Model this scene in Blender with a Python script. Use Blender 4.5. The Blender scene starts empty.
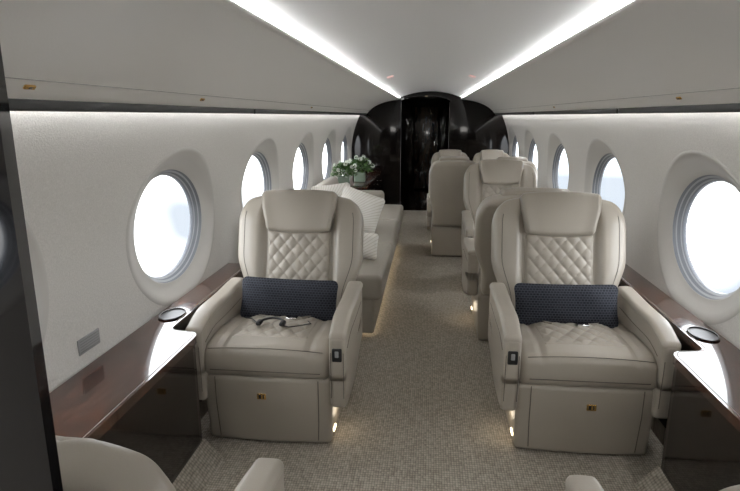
import bpy, bmesh, math, random
from mathutils import Vector, Matrix
random.seed(4)
scene=bpy.context.scene
scene.view_settings.view_transform='Standard'
COL=scene.collection

# ---------------- materials ----------------
def new_mat(name):
    m=bpy.data.materials.new(name); m.use_nodes=True
    nt=m.node_tree; b=nt.nodes['Principled BSDF']
    return m,nt,b
def pm(name,col,rough=.5,metal=0,coat=0,em=None,es=0,noise=None,bump=None,spec=.5):
    """noise=(scale,col2,detail,(sx,sy,sz)) bump=(scale,strength)"""
    m,nt,b=new_mat(name)
    b.inputs['Base Color'].default_value=(*col,1); b.inputs['Roughness'].default_value=rough
    b.inputs['Metallic'].default_value=metal; b.inputs['Coat Weight'].default_value=coat
    b.inputs['Coat Roughness'].default_value=.03
    b.inputs['Specular IOR Level'].default_value=spec
    if em: b.inputs['Emission Color'].default_value=(*em,1); b.inputs['Emission Strength'].default_value=es
    tc=nt.nodes.new('ShaderNodeTexCoord')
    if noise:
        mp=nt.nodes.new('ShaderNodeMapping'); mp.inputs['Scale'].default_value=noise[3]
        nt.links.new(tc.outputs['Object'],mp.inputs[0])
        n=nt.nodes.new('ShaderNodeTexNoise'); n.inputs['Scale'].default_value=noise[0]; n.inputs['Detail'].default_value=noise[2]
        nt.links.new(mp.outputs[0],n.inputs['Vector'])
        r=nt.nodes.new('ShaderNodeValToRGB'); r.color_ramp.elements[0].position=.35; r.color_ramp.elements[1].position=.68
        r.color_ramp.elements[0].color=(*col,1); r.color_ramp.elements[1].color=(*noise[1],1)
        nt.links.new(n.outputs['Fac'],r.inputs[0]); nt.links.new(r.outputs[0],b.inputs['Base Color'])
    if bump:
        n2=nt.nodes.new('ShaderNodeTexNoise'); n2.inputs['Scale'].default_value=bump[0]; n2.inputs['Detail'].default_value=3
        nt.links.new(tc.outputs['Object'],n2.inputs['Vector'])
        bp=nt.nodes.new('ShaderNodeBump'); bp.inputs['Strength'].default_value=bump[1]; bp.inputs['Distance'].default_value=.004
        nt.links.new(n2.outputs['Fac'],bp.inputs['Height']); nt.links.new(bp.outputs[0],b.inputs['Normal'])
    return m
LEATHER=pm('leather_beige',(.330,.296,.247),.34,noise=(2.5,(.368,.331,.277),2,(1,1,1)),bump=(260,.10))
LEATHER_D=pm('leather_quilt',(.350,.314,.262),.36,bump=(260,.10))
SEAM=pm('seam_thread',(.11,.095,.08),.7)
SOFA=pm('sofa_fabric',(.33,.303,.258),.75,bump=(300,.3))
WALL=pm('wall_fabric',(.57,.55,.515),.75,noise=(170,(.66,.64,.602),4,(1,1,1)),bump=(190,.35))
PLASTIC=pm('window_plastic',(.52,.504,.472),.5)
RIM=pm('window_rim_grey',(.44,.455,.47),.35)
GASKET=pm('gasket_grey',(.17,.18,.20),.4)
CEIL=pm('ceiling_panel',(.90,.90,.895),.5)
BIN=pm('overhead_panel_vinyl',(.86,.845,.81),.5,bump=(200,.1))
SEAML=pm('panel_gap',(.36,.35,.33),.8)
WOOD=pm('gloss_wood_top',(.012,.004,.002),.16,coat=.9,noise=(11,(.085,.024,.009),9,(5,.9,3)),spec=.35)
WOODD=pm('gloss_dark_wood',(.004,.003,.003),.08,coat=.5,noise=(9,(.012,.006,.004),5,(3,1,3)),spec=.3)
LACQ=pm('black_lacquer',(.004,.004,.005),.04,coat=1,spec=.8)
DARKP=pm('dark_bulkhead',(.005,.0035,.003),.10,coat=.3,spec=.2)
BLACK=pm('black_plastic',(.012,.012,.013),.35)
BLACKW=pm('dark_trim',(.012,.011,.010),.4)
CHROME=pm('chrome',(.7,.7,.7),.15,metal=1)
GOLD=pm('gold',(.75,.48,.16),.25,metal=1)
BELT=pm('belt_webbing',(.30,.27,.23),.8)
LED=pm('led_white',(1,1,1),.5,em=(.98,.99,1.0),es=42)
LEDW=pm('led_wall_wash',(1,1,1),.5,em=(.97,.98,1.0),es=18)
WARM=pm('led_warm',(1,.8,.5),.5,em=(1,.80,.52),es=5)
PINK=pm('sign_lens',(.8,.5,.5),.4,em=(1,.55,.5),es=.5)
LEAF=pm('leaf_green',(.025,.08,.014),.5,noise=(30,(.08,.18,.03),2,(1,1,1)))
PETAL=pm('petal_white',(.68,.71,.64),.6)
VASE=pm('vase_glass',(.20,.26,.20),.1,coat=1)
GREY=pm('grille_grey',(.27,.27,.27),.5)
GREYD=pm('grille_groove',(.15,.15,.15),.6)

def carpet_mat():
    m,nt,b=new_mat('carpet_tufted'); b.inputs['Roughness'].default_value=.95; b.inputs['Specular IOR Level'].default_value=.1
    tc=nt.nodes.new('ShaderNodeTexCoord')
    mp=nt.nodes.new('ShaderNodeMapping'); mp.inputs['Scale'].default_value=(1,.75,0); nt.links.new(tc.outputs['Object'],mp.inputs[0])
    v=nt.nodes.new('ShaderNodeTexVoronoi'); v.inputs['Scale'].default_value=92; v.inputs['Randomness'].default_value=.2; nt.links.new(mp.outputs[0],v.inputs['Vector'])
    n=nt.nodes.new('ShaderNodeTexNoise'); n.inputs['Scale'].default_value=290; n.inputs['Detail'].default_value=2; nt.links.new(tc.outputs['Object'],n.inputs['Vector'])
    sep=nt.nodes.new('ShaderNodeSeparateColor'); nt.links.new(v.outputs['Color'],sep.inputs[0])
    ad=nt.nodes.new('ShaderNodeMath'); ad.operation='MULTIPLY_ADD'; ad.inputs[1].default_value=.24
    nt.links.new(sep.outputs[0],ad.inputs[0]); 
    m2=nt.nodes.new('ShaderNodeMath'); m2.operation='MULTIPLY'; m2.inputs[1].default_value=.47; nt.links.new(n.outputs['Fac'],m2.inputs[0]); nt.links.new(m2.outputs[0],ad.inputs[2])
    m3=nt.nodes.new('ShaderNodeMath'); m3.operation='MULTIPLY_ADD'; m3.inputs[1].default_value=-.80; 
    nt.links.new(v.outputs['Distance'],m3.inputs[0]); nt.links.new(ad.outputs[0],m3.inputs[2])
    m4=nt.nodes.new('ShaderNodeMath'); m4.operation='ADD'; m4.inputs[1].default_value=.44; nt.links.new(m3.outputs[0],m4.inputs[0])
    r=nt.nodes.new('ShaderNodeValToRGB'); e=r.color_ramp.elements
    e[0].position=.13; e[0].color=(.155,.137,.112,1); e[1].position=.81; e[1].color=(.49,.442,.372,1)
    nt.links.new(m4.outputs[0],r.inputs[0]); nt.links.new(r.outputs[0],b.inputs['Base Color'])
    bp=nt.nodes.new('ShaderNodeBump'); bp.inputs['Strength'].default_value=.6; bp.inputs['Distance'].default_value=.004
    nt.links.new(v.outputs['Distance'],bp.inputs['Height']); bp.invert=True; nt.links.new(bp.outputs[0],b.inputs['Normal'])
    return m
CARPET=carpet_mat()
def pillow_navy():
    m,nt,b=new_mat('pillow_navy'); b.inputs['Roughness'].default_value=.75; b.inputs['Specular IOR Level'].default_value=.2
    tc=nt.nodes.new('ShaderNodeTexCoord'); mp=nt.nodes.new('ShaderNodeMapping'); mp.inputs['Rotation'].default_value=(math.radians(90),0,0); nt.links.new(tc.outputs['Object'],mp.inputs[0])
    br=nt.nodes.new('ShaderNodeTexBrick'); br.inputs['Scale'].default_value=34; br.inputs['Mortar Size'].default_value=.05
    br.inputs['Brick Width'].default_value=.5; br.inputs['Row Height'].default_value=.4
    br.inputs['Color1'].default_value=(.009,.010,.016,1); br.inputs['Color2'].default_value=(.018,.020,.028,1); br.inputs['Mortar'].default_value=(.055,.06,.075,1)
    nt.links.new(mp.outputs[0],br.inputs['Vector']); nt.links.new(br.outputs['Color'],b.inputs['Base Color'])
    return m
NAVY=pillow_navy()
def pillow_white():
    # fine pale lines radiating from a lower corner
    m,nt,b=new_mat('pillow_white_pattern'); b.inputs['Roughness'].default_value=.8
    tc=nt.nodes.new('ShaderNodeTexCoord'); sp=nt.nodes.new('ShaderNodeSeparateXYZ'); nt.links.new(tc.outputs['Object'],sp.inputs[0])
    ax=nt.nodes.new('ShaderNodeMath'); ax.operation='ADD'; ax.inputs[1].default_value=.26; nt.links.new(sp.outputs[0],ax.inputs[0])
    az=nt.nodes.new('ShaderNodeMath'); az.operation='ADD'; az.inputs[1].default_value=.24; nt.links.new(sp.outputs[2],az.inputs[0])
    at=nt.nodes.new('ShaderNodeMath'); at.operation='ARCTAN2'; nt.links.new(az.outputs[0],at.inputs[0]); nt.links.new(ax.outputs[0],at.inputs[1])
    ml=nt.nodes.new('ShaderNodeMath'); ml.operation='MULTIPLY'; ml.inputs[1].default_value=130; nt.links.new(at.outputs[0],ml.inputs[0])
    sn=nt.nodes.new('ShaderNodeMath'); sn.operation='SINE'; nt.links.new(ml.outputs[0],sn.inputs[0])
    r=nt.nodes.new('ShaderNodeValToRGB'); e=r.color_ramp.elements; e[0].position=.6; e[0].color=(.74,.72,.67,1); e[1].position=.98; e[1].color=(.56,.52,.45,1)
    nt.links.new(sn.outputs[0],r.inputs[0]); nt.links.new(r.outputs[0],b.inputs['Base Color'])
    return m
PWHITE=pillow_white()
def glass_mat():
    m=bpy.data.materials.new('window_glass'); m.use_nodes=True; nt=m.node_tree; nt.nodes.clear()
    o=nt.nodes.new('ShaderNodeOutputMaterial'); mx=nt.nodes.new('ShaderNodeMixShader'); t=nt.nodes.new('ShaderNodeBsdfTransparent'); g=nt.nodes.new('ShaderNodeBsdfGlossy')
    t.inputs[0].default_value=(.96,.98,1,1); g.inputs['Roughness'].default_value=.02; mx.inputs[0].default_value=.06
    nt.links.new(t.outputs[0],mx.inputs[1]); nt.links.new(g.outputs[0],mx.inputs[2]); nt.links.new(mx.outputs[0],o.inputs[0]); return m
GLASS=glass_mat()

# ---------------- mesh builder ----------------
def axis_pts(h,r,m,k):
    inn=h-r
    c=[inn+r*math.tan(math.radians(45)*i/m) for i in range(m+1)]
    mid=[-inn+2*inn*j/k for j in range(1,k)] if inn>1e-6 else []
    return [-x for x in reversed(c)]+mid+c
def smooth(a,b,x):
    t=max(0,min(1,(x-a)/(b-a))); return t*t*(3-2*t)
class MB:
    def __init__(s): s.v=[]; s.f=[]; s.mi=[]
    def add(s,vs,fs,mi=0,M=None):
        o=len(s.v)
        for p in vs: s.v.append(tuple(M@Vector(p)) if M else tuple(p))
        for f in fs: s.f.append([i+o for i in f]); s.mi.append(mi)
        return s
    def rbox(s,size,r=.01,n=(4,4,4),m=3,deform=None,c=(0,0,0),mi=0,M=None):
        h=[x/2 for x in size]; r=min(r,min(h)*.999)
        A=[axis_pts(h[i],r,m,n[i]) for i in range(3)]
        idx={}; vs=[]; fs=[]
        def vid(t):
            if t in idx: return idx[t]
            p=[A[i][t[i]] for i in range(3)]
            q=[max(-(h[i]-r),min(h[i]-r,p[i])) for i in range(3)]
            d=Vector([p[i]-q[i] for i in range(3)]); d.normalize()
            P=[q[i]+d[i]*r for i in range(3)]
            if deform: P=deform(*P)
            P=[P[i]+c[i] for i in range(3)]
            idx[t]=len(vs); vs.append(P); return idx[t]
        for a in range(3):
            b,cc=(a+1)%3,(a+2)%3
            for side in (0,len(A[a])-1):
                for u in range(len(A[b])-1):
                    for v in range(len(A[cc])-1):
                        q=[]
                        for du,dv in ((0,0),(1,0),(1,1),(0,1)):
                            t=[0,0,0]; t[a]=side; t[b]=u+du; t[cc]=v+dv; q.append(vid(tuple(t)))
                        if side==0: q.reverse()
                        fs.append(q)
        return s.add(vs,fs,mi,M)
    def tube(s,pts,r,mi=0,closed=False,seg=6):
        pts=[Vector(p) for p in pts]; n=len(pts); vs=[]; fs=[]
        up=Vector((0,0,1)); prev=None
        for i,p in enumerate(pts):
            a=pts[(i-1)%n] if (closed or i>0) else p; b=pts[(i+1)%n] if (closed or i<n-1) else p
            t=(b-a).normalized()
            if prev is None:
                ref=up if abs(t.z)<.9 else Vector((1,0,0)); x=t.cross(ref).normalized()
            else:
                x=(prev-t*prev.dot(t)).normalized()
            prev=x; y=t.cross(x)
            for k in range(seg):
                an=2*math.pi*k/seg; vs.append(p+x*math.cos(an)*r+y*math.sin(an)*r)
        for i in range(n if closed else n-1):
            j=(i+1)%n
            for k in range(seg):
                l=(k+1)%seg; fs.append([i*seg+k,i*seg+l,j*seg+l,j*seg+k])
        if not closed:
            fs.append(list(range(seg))); fs.append([(n-1)*seg+k for k in range(seg)])
        return s.add(vs,fs,mi)
    def prism(s,pts,a0,a1,axis=2,mi=0):
        vs=[]; n=len(pts)
        for a in (a0,a1):
            for p in pts:
                q=[p[0],p[1]]; q.insert(axis,a); vs.append(q)
        fs=[list(range(n)),list(range(n,2*n))]+[[i,(i+1)%n,n+(i+1)%n,n+i] for i in range(n)]
        return s.add(vs,fs,mi)
    def sheet(s,pts,y0,y1,mi=0,seg=1):
        n=len(pts); vs=[];fs=[]
        for j in range(seg+1):
            y=y0+(y1-y0)*j/seg
            for p in pts: vs.append((p[0],y,p[1]))
        for j in range(seg):
            for i in range(n-1): fs.append([j*n+i,j*n+i+1,(j+1)*n+i+1,(j+1)*n+i])
        return s.add(vs,fs,mi)
    def build(s,name,mats,parent=None,loc=(0,0,0),rot=(0,0,0),shade=True,recalc=True):
        me=bpy.data.meshes.new(name); me.from_pydata(s.v,[],s.f)
        for m in mats: me.materials.append(m)
        for p,i in zip(me.polygons,s.mi): p.material_index=i; p.use_smooth=shade
        if recalc:
            bm=bmesh.new(); bm.from_mesh(me); bmesh.ops.recalc_face_normals(bm,faces=bm.faces); bm.to_mesh(me); bm.free()
        ob=bpy.data.objects.new(name,me); COL.objects.link(ob)
        ob.location=loc; ob.rotation_euler=rot
        if parent: ob.parent=parent
        return ob
def empty(name,loc=(0,0,0),rot=(0,0,0)):
    e=bpy.data.objects.new(name,None); COL.objects.link(e); e.location=loc; e.rotation_euler=rot; e.empty_display_size=.1; return e
def tag(o,label,cat,group=None):
    o['label']=label; o['category']=cat
    if group: o['group']=group
    return o
def struct(o,label=None):
    o['kind']='structure'
    if label: o['label']=label
    return o
def copy_thing(root,loc,rotz=0,scale=(1,1,1)):
    def rec(o,par):
        c=o.copy(); COL.objects.link(c)
        if par: c.parent=par
        for ch in [x for x in bpy.data.objects if x.parent==o and x not in done]:
            done.add(ch); rec(ch,c)
        return c
    done=set()
    c=rec(root,None); c.location=loc; c.rotation_euler=(0,0,rotz); c.scale=scale
    return c

# ---------------- room shell ----------------
Y0,Y1=-1.7,9.0
def wall_x(z): return 1.23-.42*(z-.9)**2 if z>.9 else 1.23-.1*(z-.9)**2
WIN_L=[-1.0,1.15,2.61,4.04,5.47,6.90,8.33]
WIN_R=[-1.0,1.16,2.62,4.10,5.56,7.02,8.46]
def WZ(y): return 1.09 if y<0 else .92
def WK(y): return .56 if y<0 else 1.0
fl=MB().prism([(-1.3,Y0),(1.3,Y0),(1.3,11.6),(-1.3,11.6)],-.04,0,2).build('floor',[CARPET],shade=False); struct(fl,'beige tufted speckled carpet floor')
for s,nm,W in ((-1,'left',WIN_L),(1,'right',WIN_R)):
    N=60; inner=[(s*wall_x(1.62*i/N),1.62*i/N) for i in range(N+1)]
    outer=[(x+s*.03,z) for x,z in reversed(inner)]
    w=MB().prism(inner+outer,Y0,Y1,1).build('wall_'+nm,[WALL],shade=False)
    cut=MB()
    for y in W:
        cut.prism([(y+WK(y)*.475*math.cos(2*math.pi*k/72),WZ(y)+WK(y)*.370*math.sin(2*math.pi*k/72)) for k in range(72)],s*1.0,s*1.4,0)
    co=cut.build('cutter',[WALL],shade=False)
    md=w.modifiers.new('b','BOOLEAN'); md.operation='DIFFERENCE'; md.solver='EXACT'; md.object=co
    bpy.context.view_layer.update()
    dg=bpy.context.evaluated_depsgraph_get(); me=bpy.data.meshes.new_from_object(w.evaluated_get(dg))
    w.modifiers.clear(); w.data=me
    bpy.data.objects.remove(co)
    for p in me.polygons: p.use_smooth=False
    struct(w,'off-white textured fabric cabin side wall with oval window openings')
wi=0
def stage_pts(s,y,a,b,d,blend,K=72):
    out=[]
    a*=WK(y); b*=WK(y)
    for k in range(K):
        t=2*math.pi*k/K; z=WZ(y)+b*math.sin(t)
        x=(wall_x(z)*(1-blend)+1.22*blend)+d
        out.append((s*x,y+a*math.cos(t),z))
    return out
ST=[(.488,.383,-.0005,0),(.480,.375,-.003,0),(.464,.361,-.001,0),(.435,.334,.012,.3),(.400,.303,.029,.8),(.372,.280,.038,1),(.366,.275,.039,1),
    (.362,.272,.053,1),(.350,.262,.054,1),(.347,.259,.070,1),(.336,.250,.071,1),(.332,.247,.092,1)]
for s,W in ((-1,WIN_L),(1,WIN_R)):
    for y in W:
        wi+=1
        mb=MB(); K=72; vs=[]; fs=[]
        for a,b,d,bl in ST: vs+=stage_pts(s,y,a,b,d,bl,K)
        mb.add(vs,[],0)
        for i in range(len(ST)-1):
            for k in range(K):
                l=(k+1)%K; mb.f.append([i*K+k,i*K+l,(i+1)*K+l,(i+1)*K+k]); mb.mi.append(1 if i in (6,8,10) else (2 if i>6 else 0))
        ring=mb.build('window_%d'%wi,[PLASTIC,GASKET,RIM],recalc=True); struct(ring,'oval cabin window with pale moulded surround')
        g=MB().add(stage_pts(s,y,.334,.249,.088,1),[list(range(72))]).build('window_glass',[GLASS],parent=ring,shade=False); g['kind']='structure'

def cz_(x): return 1.820-.41*x*x
cp=[(x/24*.505,cz_(x/24*.505)) for x in range(-24,25)]
ce=MB().sheet(cp,Y0,Y1).build('ceiling',[CEIL],recalc=False); struct(ce,'smooth white vaulted centre ceiling panel')
tn=0
prof=[(.505,1.730),(.507,1.700),(.474,1.698),(.472,1.713),(.467,1.713),(.465,1.706),(.474,1.700),(.50,1.695)]
# bulging sweep from the cove edge down, then a small step and a lower lip
P0,P1,P2,P3=(.50,1.695),(.68,1.680),(.85,1.625),(.940,1.535)
for i in range(1,17):
    t=i/16; q=1-t
    prof.append((q**3*P0[0]+3*q*q*t*P1[0]+3*q*t*t*P2[0]+t**3*P3[0],q**3*P0[1]+3*q*q*t*P1[1]+3*q*t*t*P2[1]+t**3*P3[1]))
prof+=[(.9415,1.5325),(.944,1.5320),(.956,1.519),(.968,1.504),(.977,1.492),(.985,1.489),(1.0,1.4885),(1.045,1.489),(1.046,1.50),(1.09,1.501)]
for s in (-1,1):
    tn+=1
    mb=MB().sheet([(s*x,z) for x,z in prof],Y0,Y1)
    mb.tube([(s*.9405,Y0,1.5335),(s*.9405,Y1,1.5335)],.0012,1,seg=4)
    o=mb.build('trim_%d'%tn,[BIN,SEAML],recalc=False); struct(o,'curved cream overhead panel above the windows')
    l=MB().prism([(s*.486,1.7015),(s*.500,1.7015),(s*.500,1.707),(s*.486,1.707)],.0,8.95,1).build('led_strip',[LED],shade=False)
    tag(l,'thin white LED strip in the cove along the ceiling edge','light strip','ceiling and wall LED strips')
    l=MB().prism([(s*1.052,1.490),(s*1.075,1.490),(s*1.075,1.4985),(s*1.052,1.4985)],.3,8.95,1).build('led_strip',[LEDW],shade=False)
    tag(l,'white LED wall-wash strip tucked under the overhead panel','light strip','ceiling and wall LED strips')
    for y0,y1 in ((1.15,3.15),(3.17,5.6),(5.62,8.9)):
        p=MB().rbox((.060,y1-y0,.036),.006,(2,2,2),2).build('service_panel',[BLACKW,GOLD],loc=(s*1.012,(y0+y1)/2,1.4800))
        tag(p,'long dark passenger service slot under the overhead panel','service panel','overhead service slots')
    for y in (1.30,2.35,4.6):
        r=empty('overhead_switch',(s*.956,y,1.5175))
        MB().rbox((.012,.038,.008),.003,(1,1,1),2).build('bezel',[GOLD],parent=r,rot=(0,s*.85,0))
        MB().rbox((.007,.014,.011),.003,(1,1,1),2).build('switch',[BLACK],parent=r,rot=(0,s*.85,0))
        tag(r,'tiny gold-framed switch on the overhead panel','switch','overhead switches')
    sg=MB().rbox((.05,.11,.008),.003,(1,1,1),2).build('cabin_sign',[PINK],loc=(s*.34,4.9,cz_(.34)-.003),rot=(0,s*.27,0))
    tag(sg,'small pinkish lit sign lens on the ceiling','sign','ceiling sign lenses')

# far dark bulkhead with doorway
def boxo(name,x0,x1,y0,y1,z0,z1,mat,r=.004,parent=None):
    return MB().rbox((x1-x0,y1-y0,z1-z0),r,(1,1,1),2).build(name,[mat],loc=((x0+x1)/2,(y0+y1)/2,(z0+z1)/2),parent=parent)
B0=8.96
struct(boxo('wall_back',-1.28,-.45,B0,B0+.08,0,1.85,DARKP),'dark gloss wood bulkhead beside the doorway')
struct(boxo('wall_back_inner',.30,1.28,B0,B0+.08,0,1.85,DARKP),'dark gloss wood bulkhead beside the doorway')
hd=[(-.45,1.85)]+[(-.075+.375*math.cos(math.pi-math.pi*i/16),1.66+.09*math.sin(math.pi*i/16)) for i in range(17)]+[(.30,1.85)]
hm=MB().prism(hd,B0,B0+.08,1).build('trim_3',[DARKP],shade=False); struct(hm,'dark arched header over the doorway')
struct(boxo('wall_corridor_left',-.60,-.52,B0+.08,11.5,0,1.85,WOODD),'dark gloss corridor wall')
struct(boxo('wall_corridor_right',.37,.45,B0+.08,11.5,0,1.85,WOODD),'dark gloss corridor wall')
struct(boxo('ceiling_corridor',-.60,.45,B0+.08,11.5,1.78,1.82,BLACKW),'dark corridor ceiling')
struct(boxo('wall_corridor_end',-.64,.49,11.5,11.56,0,1.85,WOODD),'dark end wall of the corridor')
struct(boxo('floor_corridor',-.52,.37,8.75,11.5,-.01,.006,WOODD,r=.002),'dark hard flooring leading into the corridor')
BROWN=pm('corridor_door_wood',(.022,.012,.008),.15,coat=.5,noise=(5,(.06,.030,.016),5,(4,4,1)))
d=struct(boxo('door_1',-.30,.16,11.44,11.49,.01,1.62,BROWN),'dark lacquered door at the end of the corridor')
MB().rbox((.03,.04,.10),.008,(1,1,1),2).build('handle',[CHROME],parent=d,loc=(.17,-.04,.1))
for x in (-.30,-.07,.16):
    dl=MB().tube([(x,9.8,1.775),(x,9.8,1.779)],.022,0,seg=16).build('downlight',[WARM]); tag(dl,'small round warm downlight in the corridor ceiling','downlight','corridor downlights')
tr=MB()
for x in (-.447,.297): tr.tube([(x,B0-.003,0),(x,B0-.003,1.66)],.0035,0,seg=6)
struct(tr.build('trim_4',[GREYD]),'thin metal doorway edging')
# front partition (camera stands in its doorway) and vestibule end
pl=MB().prism([(-.157,0),(-1.16,0),(-1.20,.5),(-1.22,.9),(-1.16,1.30),(-1.06,1.48),(-.97,1.49),(-.86,1.59),(-.75,1.64),(-.5,1.69),(-.45,1.73),(-.157,1.80)],.195,.201,1).build('wall_front_left',[LACQ],shade=False); struct(pl,'dark gloss partition beside the forward doorway')
pr=MB().prism([(.42,0),(1.16,0),(1.20,.5),(1.22,.9),(1.16,1.30),(1.06,1.48),(.97,1.49),(.86,1.59),(.75,1.64),(.5,1.69),(.44,1.73)],.195,.201,1).build('wall_front_right',[LACQ],shade=False); struct(pr,'dark gloss partition beside the forward doorway')
struct(boxo('wall_front',-1.28,1.28,Y0-.06,Y0,0,1.85,BLACKW),'dark vestibule end wall')

# ---------------- side ledges ----------------
def ledge(s,y1):
    r=empty('side_ledge',(s*1.1,1.8,0))
    def T(pts): return [(s*x-s*1.1,y-1.8) for x,y in pts]
    curve=[(1.075,2.17),(1.072,2.15),(1.06,2.135),(1.04,2.125),(.965,2.115),(.948,2.10),(.938,2.08),(.935,2.05)]
    top=[(1.212,.30),(1.212,y1),(1.075,y1)]+curve+[(.935,1.30),(.96,1.27),(1.06,1.27),(1.085,1.25),(1.085,.30)]
    mb=MB().prism(T(top),.535,.57,2)
    mb.tube([(s*(x+.012)-s*1.1,y-1.8,.5705) for x,y in top[2:]],.0018,1,seg=4)
    mb.build('ledge_top',[WOOD,CHROME],parent=r,shade=False)
    body=[(1.145,.31),(1.145,y1-.01),(1.080,y1-.01)]+[(x+.005,y-.006) for x,y in curve]+[(.940,1.31),(.965,1.28),(1.06,1.28),(1.090,1.26),(1.090,.31)]
    MB().prism(T(body),.09,.535,2).build('side_panel',[WOODD],parent=r,shade=False)
    kick=[(.86,0),(.94,.09),(1.1,.09),(1.1,0)]
    MB().prism([(s*x-s*1.1,z) for x,z in kick],1.32-1.8,2.09-1.8,1).build('carpet_kick',[CARPET],parent=r,shade=False)
    MB().prism([(s*x-s*1.1,z) for x,z in ((1.08,0),(1.08,.09),(1.14,.09),(1.14,0))],.31-1.8,y1-.01-1.8,1).build('carpet_kick',[CARPET],parent=r,shade=False)
    tag(r,'glossy burl wood side ledge with dark lacquered front below the windows','ledge','side ledges')
    c=empty('cup_holder',(s*1.142,2.30,.5705))
    ring=[(.052*math.cos(2*math.pi*k/32),.078*math.sin(2*math.pi*k/32),.0035) for k in range(32)]
    MB().tube(ring,.0042,0,closed=True,seg=8).build('rim',[WOODD],parent=c)
    MB().prism([(x*.95,y*.95) for x,y,_ in ring],.0003,.0015,2).build('well',[BLACK],parent=c,shade=False)
    tag(c,'oval dark recessed cup holder set in the wood ledge','cup holder','ledge cup holders')
ledge(-1,3.22); ledge(1,5.40)
v=MB()
v.rbox((.006,.13,.058),.002,(1,1,1),2)
for k in range(5): v.rbox((.003,.112,.002),.0008,(1,1,1),1,c=(.002,0,-.020+.010*k),mi=1)
vo=v.build('air_vent',[GREY,GREYD],loc=(-(wall_x(.65)-.002),1.80,.645)); tag(vo,'small grey slatted air vent plate on the side wall','vent')

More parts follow.
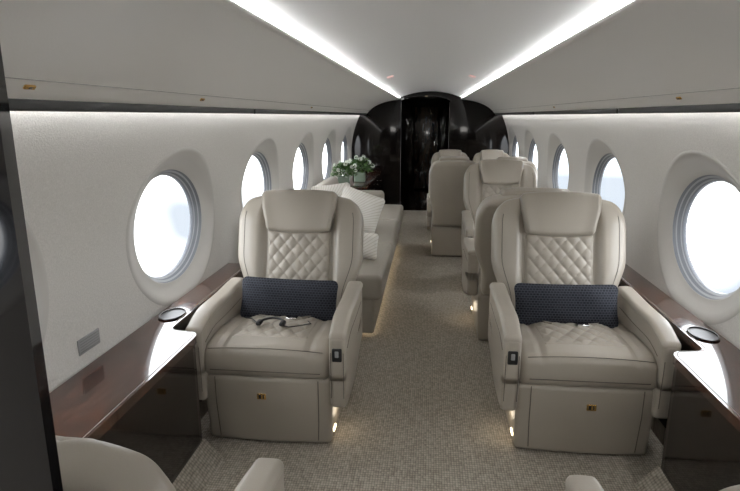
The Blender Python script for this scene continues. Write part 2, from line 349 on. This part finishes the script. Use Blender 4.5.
# ---------------- seats ----------------
def make_seat(side,upright=False):
    R=empty('armchair')
    MB().rbox((.44,.46,.05),.01,(1,1,1),2,c=(0,-.12,.025)).build('plinth',[BLACK],parent=R)
    def d(x,y,z):
        k=1-.03*smooth(.1,-.15,z); return (x*k,y+(.016*smooth(.1,-.15,z) if y<0 else 0)-.016*math.cos(x/.28*1.5)*(1 if y<-.2 else 0),z)
    mb=MB().rbox((.585,.62,.325),.022,(14,6,6),4,d)
    f=-.310-.016
    for sx in (-1,1):
        mb.tube([(sx*.232,f+.010,.155),(sx*.232,f+.012,.03),(sx*.230,f+.020,-.05),(sx*.226,f+.025,-.14)],.002,1,seg=5)
    mb.tube([(x,f+.003+.016*(1-math.cos(x/.28*1.5)),.135) for x in [i*.025 for i in range(-10,11)]],.002,1,seg=5)
    mb.build('skirt',[LEATHER,SEAM],parent=R,loc=(0,-.14,.170))
    bd=MB().rbox((.040,.006,.028),.002,(1,1,1),2).rbox((.012,.008,.020),.002,(1,1,1),1,mi=1,c=(-.007,0,0)).rbox((.006,.008,.020),.002,(1,1,1),1,mi=1,c=(.009,0,0)).build('badge',[GOLD,BLACKW],parent=R,loc=(side*-.02,-.466,.245)); bd['label']='small gold emblem tab'
    # cushion
    def d(x,y,z):
        crown=.013*(1-(x/.29)**2)*(1 if z>0 else 0)
        zz=z+crown-.035*smooth(-.15,.3,y)
        if z>0: zz-=.016*smooth(-.2,-.31,y)
        yy=y-.012*math.cos(z/.075*1.3)*smooth(-.2,-.3,y)
        if abs(abs(x)-.19)<.012 and z>.03: zz-=.008
        if z>0: zz+=.0022*math.sin(x*34+2*math.sin(y*18))*math.sin(y*21+x*9)*smooth(.18,.22,abs(x))
        return (x,yy,zz)
    mb=MB().rbox((.58,.62,.155),.038,(40,24,4),5,d)
    mb.tube([(-.245+.49*i/20,-.3225,-.035) for i in range(21)],.002,1,seg=5)
    mb.tube([(-.255+.51*i/20,-.306,.0535+.013*(1-((-.255+.51*i/20)/.29)**2)) for i in range(21)],.0017,1,seg=5)
    cu=mb.build('seat_cushion',[LEATHER,SEAM],parent=R,loc=(0,-.15,.402))
    def quilt(u,v,c=.070,p=.34):
        a=(u+v)/c; b=(u-v)/c
        return (abs(math.sin(math.pi*a/1.0))*abs(math.sin(math.pi*b/1.0)))**p
    def dq(x,y,z):
        e=min(1,(.172-abs(x))/.03,(.20-abs(y))/.03)
        e=max(0,e)
        return (x,y,z+(.0105*quilt(x,y*.66,.070,.28)*e if z>0 else 0)+.011*(1-(x/.29)**2)-.035*smooth(-.1,.35,y))
    MB().rbox((.345,.40,.012),.005,(72,72,1),2,dq).build('quilted_panel',[LEATHER_D],parent=cu,loc=(0,-.025,.0725))
    # backrest: narrow waist between the arms, broad shoulders above
    def shoulder(z): return 1-.15*min(1,max(0,(z-.18)/.17))**2.6
    def d(x,y,z): # z -.35..+.35
        ax=abs(x)/.34
        k=.82+.18*smooth(-.22,.02,z)
        w=smooth(.180,.222,abs(x)*k)
        fr=smooth(.03,-.05,y)
        yy=y-.034*w*fr*(1-.60*smooth(.20,.34,z))*(1-.45*smooth(.24,.34,abs(x)))
        yy+=math.exp(-((abs(x)*k-.182)/.006)**2)*.008*fr
        if y>0: yy+=.025*(1-ax**2)*(1-(z/.36)**2)
        k*=shoulder(z)
        zz=z-.032*ax**3*smooth(.1,.35,z)
        return (x*k,yy,zz)
    mb=MB().rbox((.685,.11,.70),.036,(50,3,30),5,d)
    for sx in (-1,1):
        pts=[]
        for i in range(19):
            z=-.28+.54*i/18; k=(.82+.18*smooth(-.22,.02,z))*shoulder(z)
            X=.297; 
            yv=-.055-.034*(1-.60*smooth(.20,.34,z))*(1-.45*smooth(.24,.34,X))-.0002
            pts.append((sx*X*k,yv,z-.032*(X/.34)**3*smooth(.1,.35,z)))
        mb.tube(pts,.0018,1,seg=4)
    ba=mb.build('backrest',[LEATHER,SEAM],parent=R)
    if upright: ba.rotation_euler=(math.radians(-3),0,0); ba.location=(0,.03,.635)
    else: ba.rotation_euler=(math.radians(-16),0,0); ba.location=(0,.275,.69)
    def dq2(x,y,z):
        e=max(0,min(1,(.172-abs(x))/.02,(.15-abs(z))/.02))
        return (x,y-(.011*quilt(x,z*.85)*e if y<0 else 0)-.008*(1-(x/.18)**2),z)
    MB().rbox((.345,.03,.30),.012,(64,1,60),2,dq2).build('quilted_panel',[LEATHER_D],parent=ba,loc=(0,-.050,-.005))
    def dl(x,y,z): return (x,y-.03*(1-(x/.19)**2)*(1-(z/.1)**2),z)
    MB().rbox((.345,.05,.19),.022,(8,2,5),3,dl).build('lumbar_pad',[LEATHER_D],parent=ba,loc=(0,-.055,-.25))
    def dh(x,y,z):
        k=1+.04*smooth(-.02,.1,z)-.11*smooth(.02,-.11,z)
        yy=y-.012*math.cos(z/.115*1.35)*(1 if y<0 else 0)-.006*(1-(x/.2)**2)*(1 if y<0 else 0)
        yy-=.010*smooth(.13,.19,abs(x))*(1 if y<0 else 0)
        return (x*k,yy,z-.010*(abs(x)/.18)**3*(1 if z>0 else 0)-.012*(1-(x/.18)**2)*(1 if z<0 else 0))
    mb=MB().rbox((.395,.085,.225),.024,(18,3,10),5,dh)
    mb.build('headrest',[LEATHER,SEAM],parent=ba,loc=(0,-.050+(.02 if upright else 0),.254-(.035 if upright else 0)))
    # arms
    for sx in (-1,1):
        def sweep(y): return (-.026 if upright else -.048)*smooth(-.10,-.33,y)**1.5+.010*smooth(.0,.30,y)
        def da(x,y,z):
            zz=z
            if z<0: zz=z+.10*smooth(-.10,.33,y)+.010*smooth(-.22,-.31,y)
            else: zz=z+sweep(y)
            yy=y+.014*smooth(.02,-.2,z)*(1 if y<-.2 else 0)-.004*math.cos(max(-1.5,min(1.5,z/.13)))*(1 if y<-.25 else 0)
            return (x,yy,zz)
        mb=MB().rbox((.072,.62,.395),.022,(3,14,10),5,da)
        for q in (-1,1):
            mb.tube([(q*.027,-.3135+(0 if z>-.02 else .005),z) for z in (.08,.03,-.05,-.13)],.0016,1,seg=4)
        for e in (-1,1): mb.tube([(e*.0362,-.26+.045*i,.115+sweep(-.26+.045*i)) for i in range(12)],.0016,1,seg=4)
        dz=0
        if upright: dz=.045 if sx==side else -.195
        ar=mb.build('armrest',[LEATHER,SEAM],parent=R,loc=(sx*(.325 if sx==side else .303),-.19,.402+dz))
        def dp(x,y,z): return (x*(1-.06*smooth(-.15,-.30,y)),y,z+sweep(y)+.003*(1-(x/.05)**2))
        MB().rbox((.080,.615,.042),.0195,(4,18,2),4,dp).build('arm_pad',[LEATHER],parent=ar,loc=(0,0.0,.182))
        if sx==side:
            cp=MB().rbox((.042,.022,.060),.006,(1,1,1),2).rbox((.018,.026,.03),.004,(1,1,1),1,mi=1,c=(0,0,.006)).build('seat_control',[BLACK,GREY],parent=ar,loc=(0,-.308,.070)); cp['label']='black seat control panel'
    MB().rbox((.012,.05,.016),.004,(1,1,1),2).build('courtesy_light',[WARM],parent=R,loc=(side*.284,-.36,.05))
    # belt
    mb=MB()
    for sx in (-1,1):
        n=14; vs=[];fs=[]
        for i in range(n+1):
            t=i/n; x=sx*(.265-.21*t); y=.06-.19*t+.015*math.sin(t*7); z=.468+.020*math.sin(t*3.1)+.010*t
            for q in (-.024,.024): vs.append((x-q*.3*sx,y+q,z)); vs.append((x-q*.3*sx,y+q,z+.003))
        for i in range(n):
            o=i*4; p=o+4
            fs+= [[o,o+2,p+2,p],[o+1,p+1,p+3,o+3],[o,p,p+1,o+1],[o+2,o+3,p+3,p+2]]
        mb.add(vs,fs,0)
    mb.rbox((.055,.045,.014),.005,(1,1,1),2,c=(.045,-.14,.495),mi=1)
    mb.build('seat_belt',[BELT,CHROME],parent=R)
    return R
G='cream leather cabin seats'
A_L=make_seat(1);  A_L.location=(-.69,2.66,0)
A_R=make_seat(-1); A_R.location=(.69,2.71,0)
tag(A_L,'cream leather armchair holding a navy pillow and black headphones','seat',G)
tag(A_R,'cream leather armchair holding a navy pillow above its seat belt','seat',G)
B=copy_thing(A_L,(.63,3.68,0),math.pi,(1,1,.975)); tag(B,'cream leather armchair turned away, back to back with another seat','seat',G)
C=copy_thing(A_R,(.66,4.98,0),0,(.97,1,1)); tag(C,'cream leather armchair with quilted back beside the aisle','seat',G)
S=(.72,1,1)
for x in (.25,.81):
    D=copy_thing(A_L,(x,5.95,0),math.pi,S); tag(D,'narrow cream leather seat of a paired row, seen from behind','seat',G)
for x in (.28,.83):
    E=copy_thing(A_R,(x,7.35,0),0,(.73,1,.955)); tag(E,'narrow cream leather seat of the last paired row','seat',G)
F_L=make_seat(-1,True); F_L.location=(-.70,.71,0); F_L.rotation_euler=(0,0,math.pi)
F_R=make_seat(1,True); F_R.location=(.70,.72,0); F_R.rotation_euler=(0,0,math.pi)
tag(F_L,'cream leather armchair seen from behind, next to the dark partition','seat',G)
tag(F_R,'cream leather armchair across the aisle with only its armrest end showing','seat',G)

# pillows
def pillow(name,w,h,t,mat,loc,rot,label,cat='pillow'):
    def d(x,y,z):
        u=abs(x)/(w/2); v=abs(z)/(h/2)
        k=(1-.80*min(1,u)**3.5)*(1-.80*min(1,v)**3.5)
        return (x*(1-.05*(1-v*v)),y*k+.002*math.sin(x*30+z*20),z*(1-.05*(1-u*u)))
    o=MB().rbox((w,t,h),t*.3,(24,2,14),3,d).build(name,[mat],loc=loc,rot=rot)
    tag(o,label,cat); return o
pillow('throw_pillow',.50,.215,.12,NAVY,(-.68,2.612,.555),(math.radians(-16),math.radians(1.5),math.radians(1)),'rectangular navy patterned pillow resting on the armchair seat')['group']='navy lumbar pillows'
pillow('throw_pillow',.50,.215,.12,NAVY,(.675,2.662,.555),(math.radians(-16),math.radians(-1),math.radians(-1)),'rectangular navy patterned pillow resting on the armchair seat')['group']='navy lumbar pillows'

# headphones on left seat
hp=empty('headphones',(-.70,2.39,.507))
pts=[(.055*math.cos(t)-.01,.06*math.sin(t),.010) for t in [math.pi*k/14 for k in range(15)]]
MB().tube(pts,.0055,0).build('headband',[BLACK],parent=hp)
for sx in (-1,1): MB().rbox((.026,.045,.02),.009,(1,1,1),3).build('ear_cup',[BLACK],parent=hp,loc=(sx*.055-.01,-.005,.010))
MB().tube([(-.055,0,.004),(-.09,.02,.003),(-.12,.06,.002),(-.16,.08,.0)],.003,0).build('cable',[BLACK],parent=hp)
MB().tube([(.03,-.01,.004),(.08,-.03,.003),(.12,-.01,.002),(.17,.03,.0),(.15,.06,.0)],.003,0).build('cable',[BLACK],parent=hp)
tag(hp,'small black headphones with cable lying on the leather seat','headphones')

# ---------------- sofa ----------------
sf=empty('sofa',(-.78,4.90,0))
LY=3.00
MB().rbox((.70,LY-.04,.26),.02,(2,8,2),2,c=(.10,0,.19)).build('base',[SOFA],parent=sf)
MB().rbox((.56,LY-.1,.07),.01,(1,1,1),2,c=(.05,0,.035)).build('plinth',[BLACKW],parent=sf)
for k in range(3):
    def d(x,y,z): return (x,y,z+(.010*(1-(y/.5)**2)*(1-(x/.34)**2) if z>0 else 0))
    MB().rbox((.79,LY/3-.008,.17),.035,(8,14,3),4,d).build('seat_cushion',[SOFA],parent=sf,loc=(.105,(k-1)*LY/3,.375))
    def d(x,y,z): return (x+(.02*(1-(y/.5)**2)*(1-(z/.22)**2) if x>0 else 0),y,z)
    MB().rbox((.14,LY/3-.01,.36),.05,(3,14,8),4,d).build('back_cushion',[SOFA],parent=sf,loc=(-.30,(k-1)*LY/3,.59),rot=(0,math.radians(-9),0))
for sy in (-1,1):
    MB().rbox((.60,.11,.30),.045,(6,3,4),4).build('arm',[SOFA],parent=sf,loc=(-.02,sy*(LY/2-.045),.47))
MB().rbox((.012,LY-.3,.010),.003,(1,1,1),1).build('led_strip',[pm('led_warm_dim',(1,.8,.5),.5,em=(1,.82,.58),es=9)],parent=sf,loc=(.385,0,.056))
tag(sf,'long beige upholstered divan along the side wall under the windows','sofa')
pillow('throw_pillow',.38,.35,.13,PWHITE,(-.58,4.66,.665),(math.radians(-18),math.radians(20),math.radians(8)),'white pillow with fine line pattern, tilted on its corner')['group']='white divan pillows'
pillow('throw_pillow',.38,.35,.13,PWHITE,(-.88,5.10,.665),(math.radians(-12),math.radians(-4),math.radians(25)),'white square pillow leaning on the divan back')['group']='white divan pillows'
pillow('throw_pillow',.28,.19,.09,PWHITE,(-.48,3.82,.565),(math.radians(-20),math.radians(8),math.radians(12)),'small white pillow at the end of the divan')['group']='white divan pillows'

# ---------------- credenza & flowers ----------------
cz=empty('credenza',(-.94,7.60,0))
MB().rbox((.40,2.10,.60),.01,(1,1,1),2,c=(0,0,.30)).build('body',[WOODD],parent=cz)
MB().rbox((.43,2.14,.03),.01,(1,1,1),2,c=(.01,0,.615)).build('countertop',[WOOD],parent=cz)
for k in range(4):
    dd=MB().rbox((.012,.50,.50),.004,(1,1,1),2).build('cabinet_door',[WOODD],parent=cz,loc=(.204,(k-1.5)*.52,.31))
    MB().rbox((.012,.05,.010),.003,(1,1,1),1).build('handle',[CHROME],parent=dd,loc=(.010,.18,.18))
tag(cz,'low dark lacquered credenza past the divan','cabinet')
def plant(loc,sc,seed):
    rr=random.Random(seed)
    r=empty('flower_arrangement',loc)
    MB().rbox((.13*sc,.13*sc,.12*sc),.02,(2,2,2),3,c=(0,0,.06*sc)).build('vase',[VASE],parent=r)
    lf=MB()
    for k in range(440):
        th=rr.uniform(0,6.28); ph=rr.uniform(.05,1.8); R=rr.uniform(.07,.155)*sc
        c=Vector((math.cos(th)*math.sin(ph)*R,math.sin(th)*math.sin(ph)*R,.14*sc+math.cos(ph)*R*.9))
        L=rr.uniform(.03,.05)*sc; dirv=Vector((math.cos(th),math.sin(th),rr.uniform(-.5,.8))).normalized(); sd=dirv.cross(Vector((rr.uniform(-1,1),rr.uniform(-1,1),1))).normalized()
        lf.add([c-dirv*L*.5,c+sd*L*.28,c+dirv*L*.7,c-sd*L*.28],[[0,1,2,3]])
    lf.build('foliage',[LEAF],parent=r,recalc=False,shade=False)
    for k in range(9):
        th=k*2.4+rr.uniform(0,.4); ph=.25+1.2*k/9; R=.150*sc
        c=Vector((math.cos(th)*math.sin(ph)*R,math.sin(th)*math.sin(ph)*R,.14*sc+math.cos(ph)*R*.95))
        bl=MB()
        for q in range(30):
            dv=Vector((rr.gauss(0,1),rr.gauss(0,1),rr.gauss(0,1))).normalized(); t1=dv.orthogonal().normalized(); t2=dv.cross(t1); e=.011*sc; p=dv*.022*sc
            bl.add([p+t1*e,p+t2*e+dv*e*.3,p-t1*e,p-t2*e+dv*e*.3],[[0,1,2,3]])
        bl.build('blossom',[PETAL],parent=r,loc=c,recalc=False,shade=False)
    tag(r,'white blossoms and green leaves in a square glass vase','flowers','flower arrangements')
plant((-1.02,6.72,.63),1.0,1); plant((-.87,7.12,.63),1.12,2)

# ---------------- lights & world ----------------
def area(name,loc,rot,sx,sy,p,col):
    l=bpy.data.lights.new(name,'AREA'); l.shape='RECTANGLE'; l.size=sx; l.size_y=sy; l.energy=p; l.color=col
    o=bpy.data.objects.new(name,l); COL.objects.link(o); o.location=loc; o.rotation_euler=rot; return o
area('added_fill_light',(0,-.6,1.7),(math.radians(30),0,0),.8,.6,14,(1,.96,.91))  # unseen soft fill lamp added behind the camera to brighten the cabin
for n,(x,y) in enumerate(((-.37,2.36),(.37,2.42),(.30,3.9))):
    l=bpy.data.lights.new('courtesy_glow','POINT'); l.energy=.2; l.color=(1,.84,.62); l.shadow_soft_size=.04
    o=bpy.data.objects.new('courtesy_glow',l); COL.objects.link(o); o.location=(x,y,.11)
# outside: bright overcast sky, pale apron below the horizon with soft tonal patches
w=bpy.data.worlds.new('w'); scene.world=w; w.use_nodes=True; nt=w.node_tree; bg=nt.nodes['Background']
tc=nt.nodes.new('ShaderNodeTexCoord'); sp=nt.nodes.new('ShaderNodeSeparateXYZ'); nt.links.new(tc.outputs['Generated'],sp.inputs[0])
mr=nt.nodes.new('ShaderNodeMapRange'); mr.inputs[1].default_value=-.10; mr.inputs[2].default_value=.06; nt.links.new(sp.outputs[2],mr.inputs[0])
nz=nt.nodes.new('ShaderNodeTexNoise'); nz.inputs['Scale'].default_value=4; nz.inputs['Detail'].default_value=2; nt.links.new(tc.outputs['Generated'],nz.inputs['Vector'])
gr=nt.nodes.new('ShaderNodeValToRGB'); e=gr.color_ramp.elements; e[0].position=.42; e[0].color=(.175,.190,.208,1); e[1].position=.60; e[1].color=(.62,.61,.59,1)
nt.links.new(nz.outputs['Fac'],gr.inputs[0])
mx=nt.nodes.new('ShaderNodeMix'); mx.data_type='RGBA'; nt.links.new(mr.outputs[0],mx.inputs['Factor']); nt.links.new(gr.outputs[0],mx.inputs['A']); mx.inputs['B'].default_value=(1.62,1.65,1.69,1)
nt.links.new(mx.outputs['Result'],bg.inputs[0]); bg.inputs[1].default_value=4.9

cam=bpy.data.cameras.new('camera'); cam.sensor_width=36; cam.lens=560/740*36; cam.clip_start=.02
co=bpy.data.objects.new('camera',cam); COL.objects.link(co); co.location=(0,0,1.45); co.rotation_euler=(math.radians(90-13.02),0,math.radians(5.96)); scene.camera=co
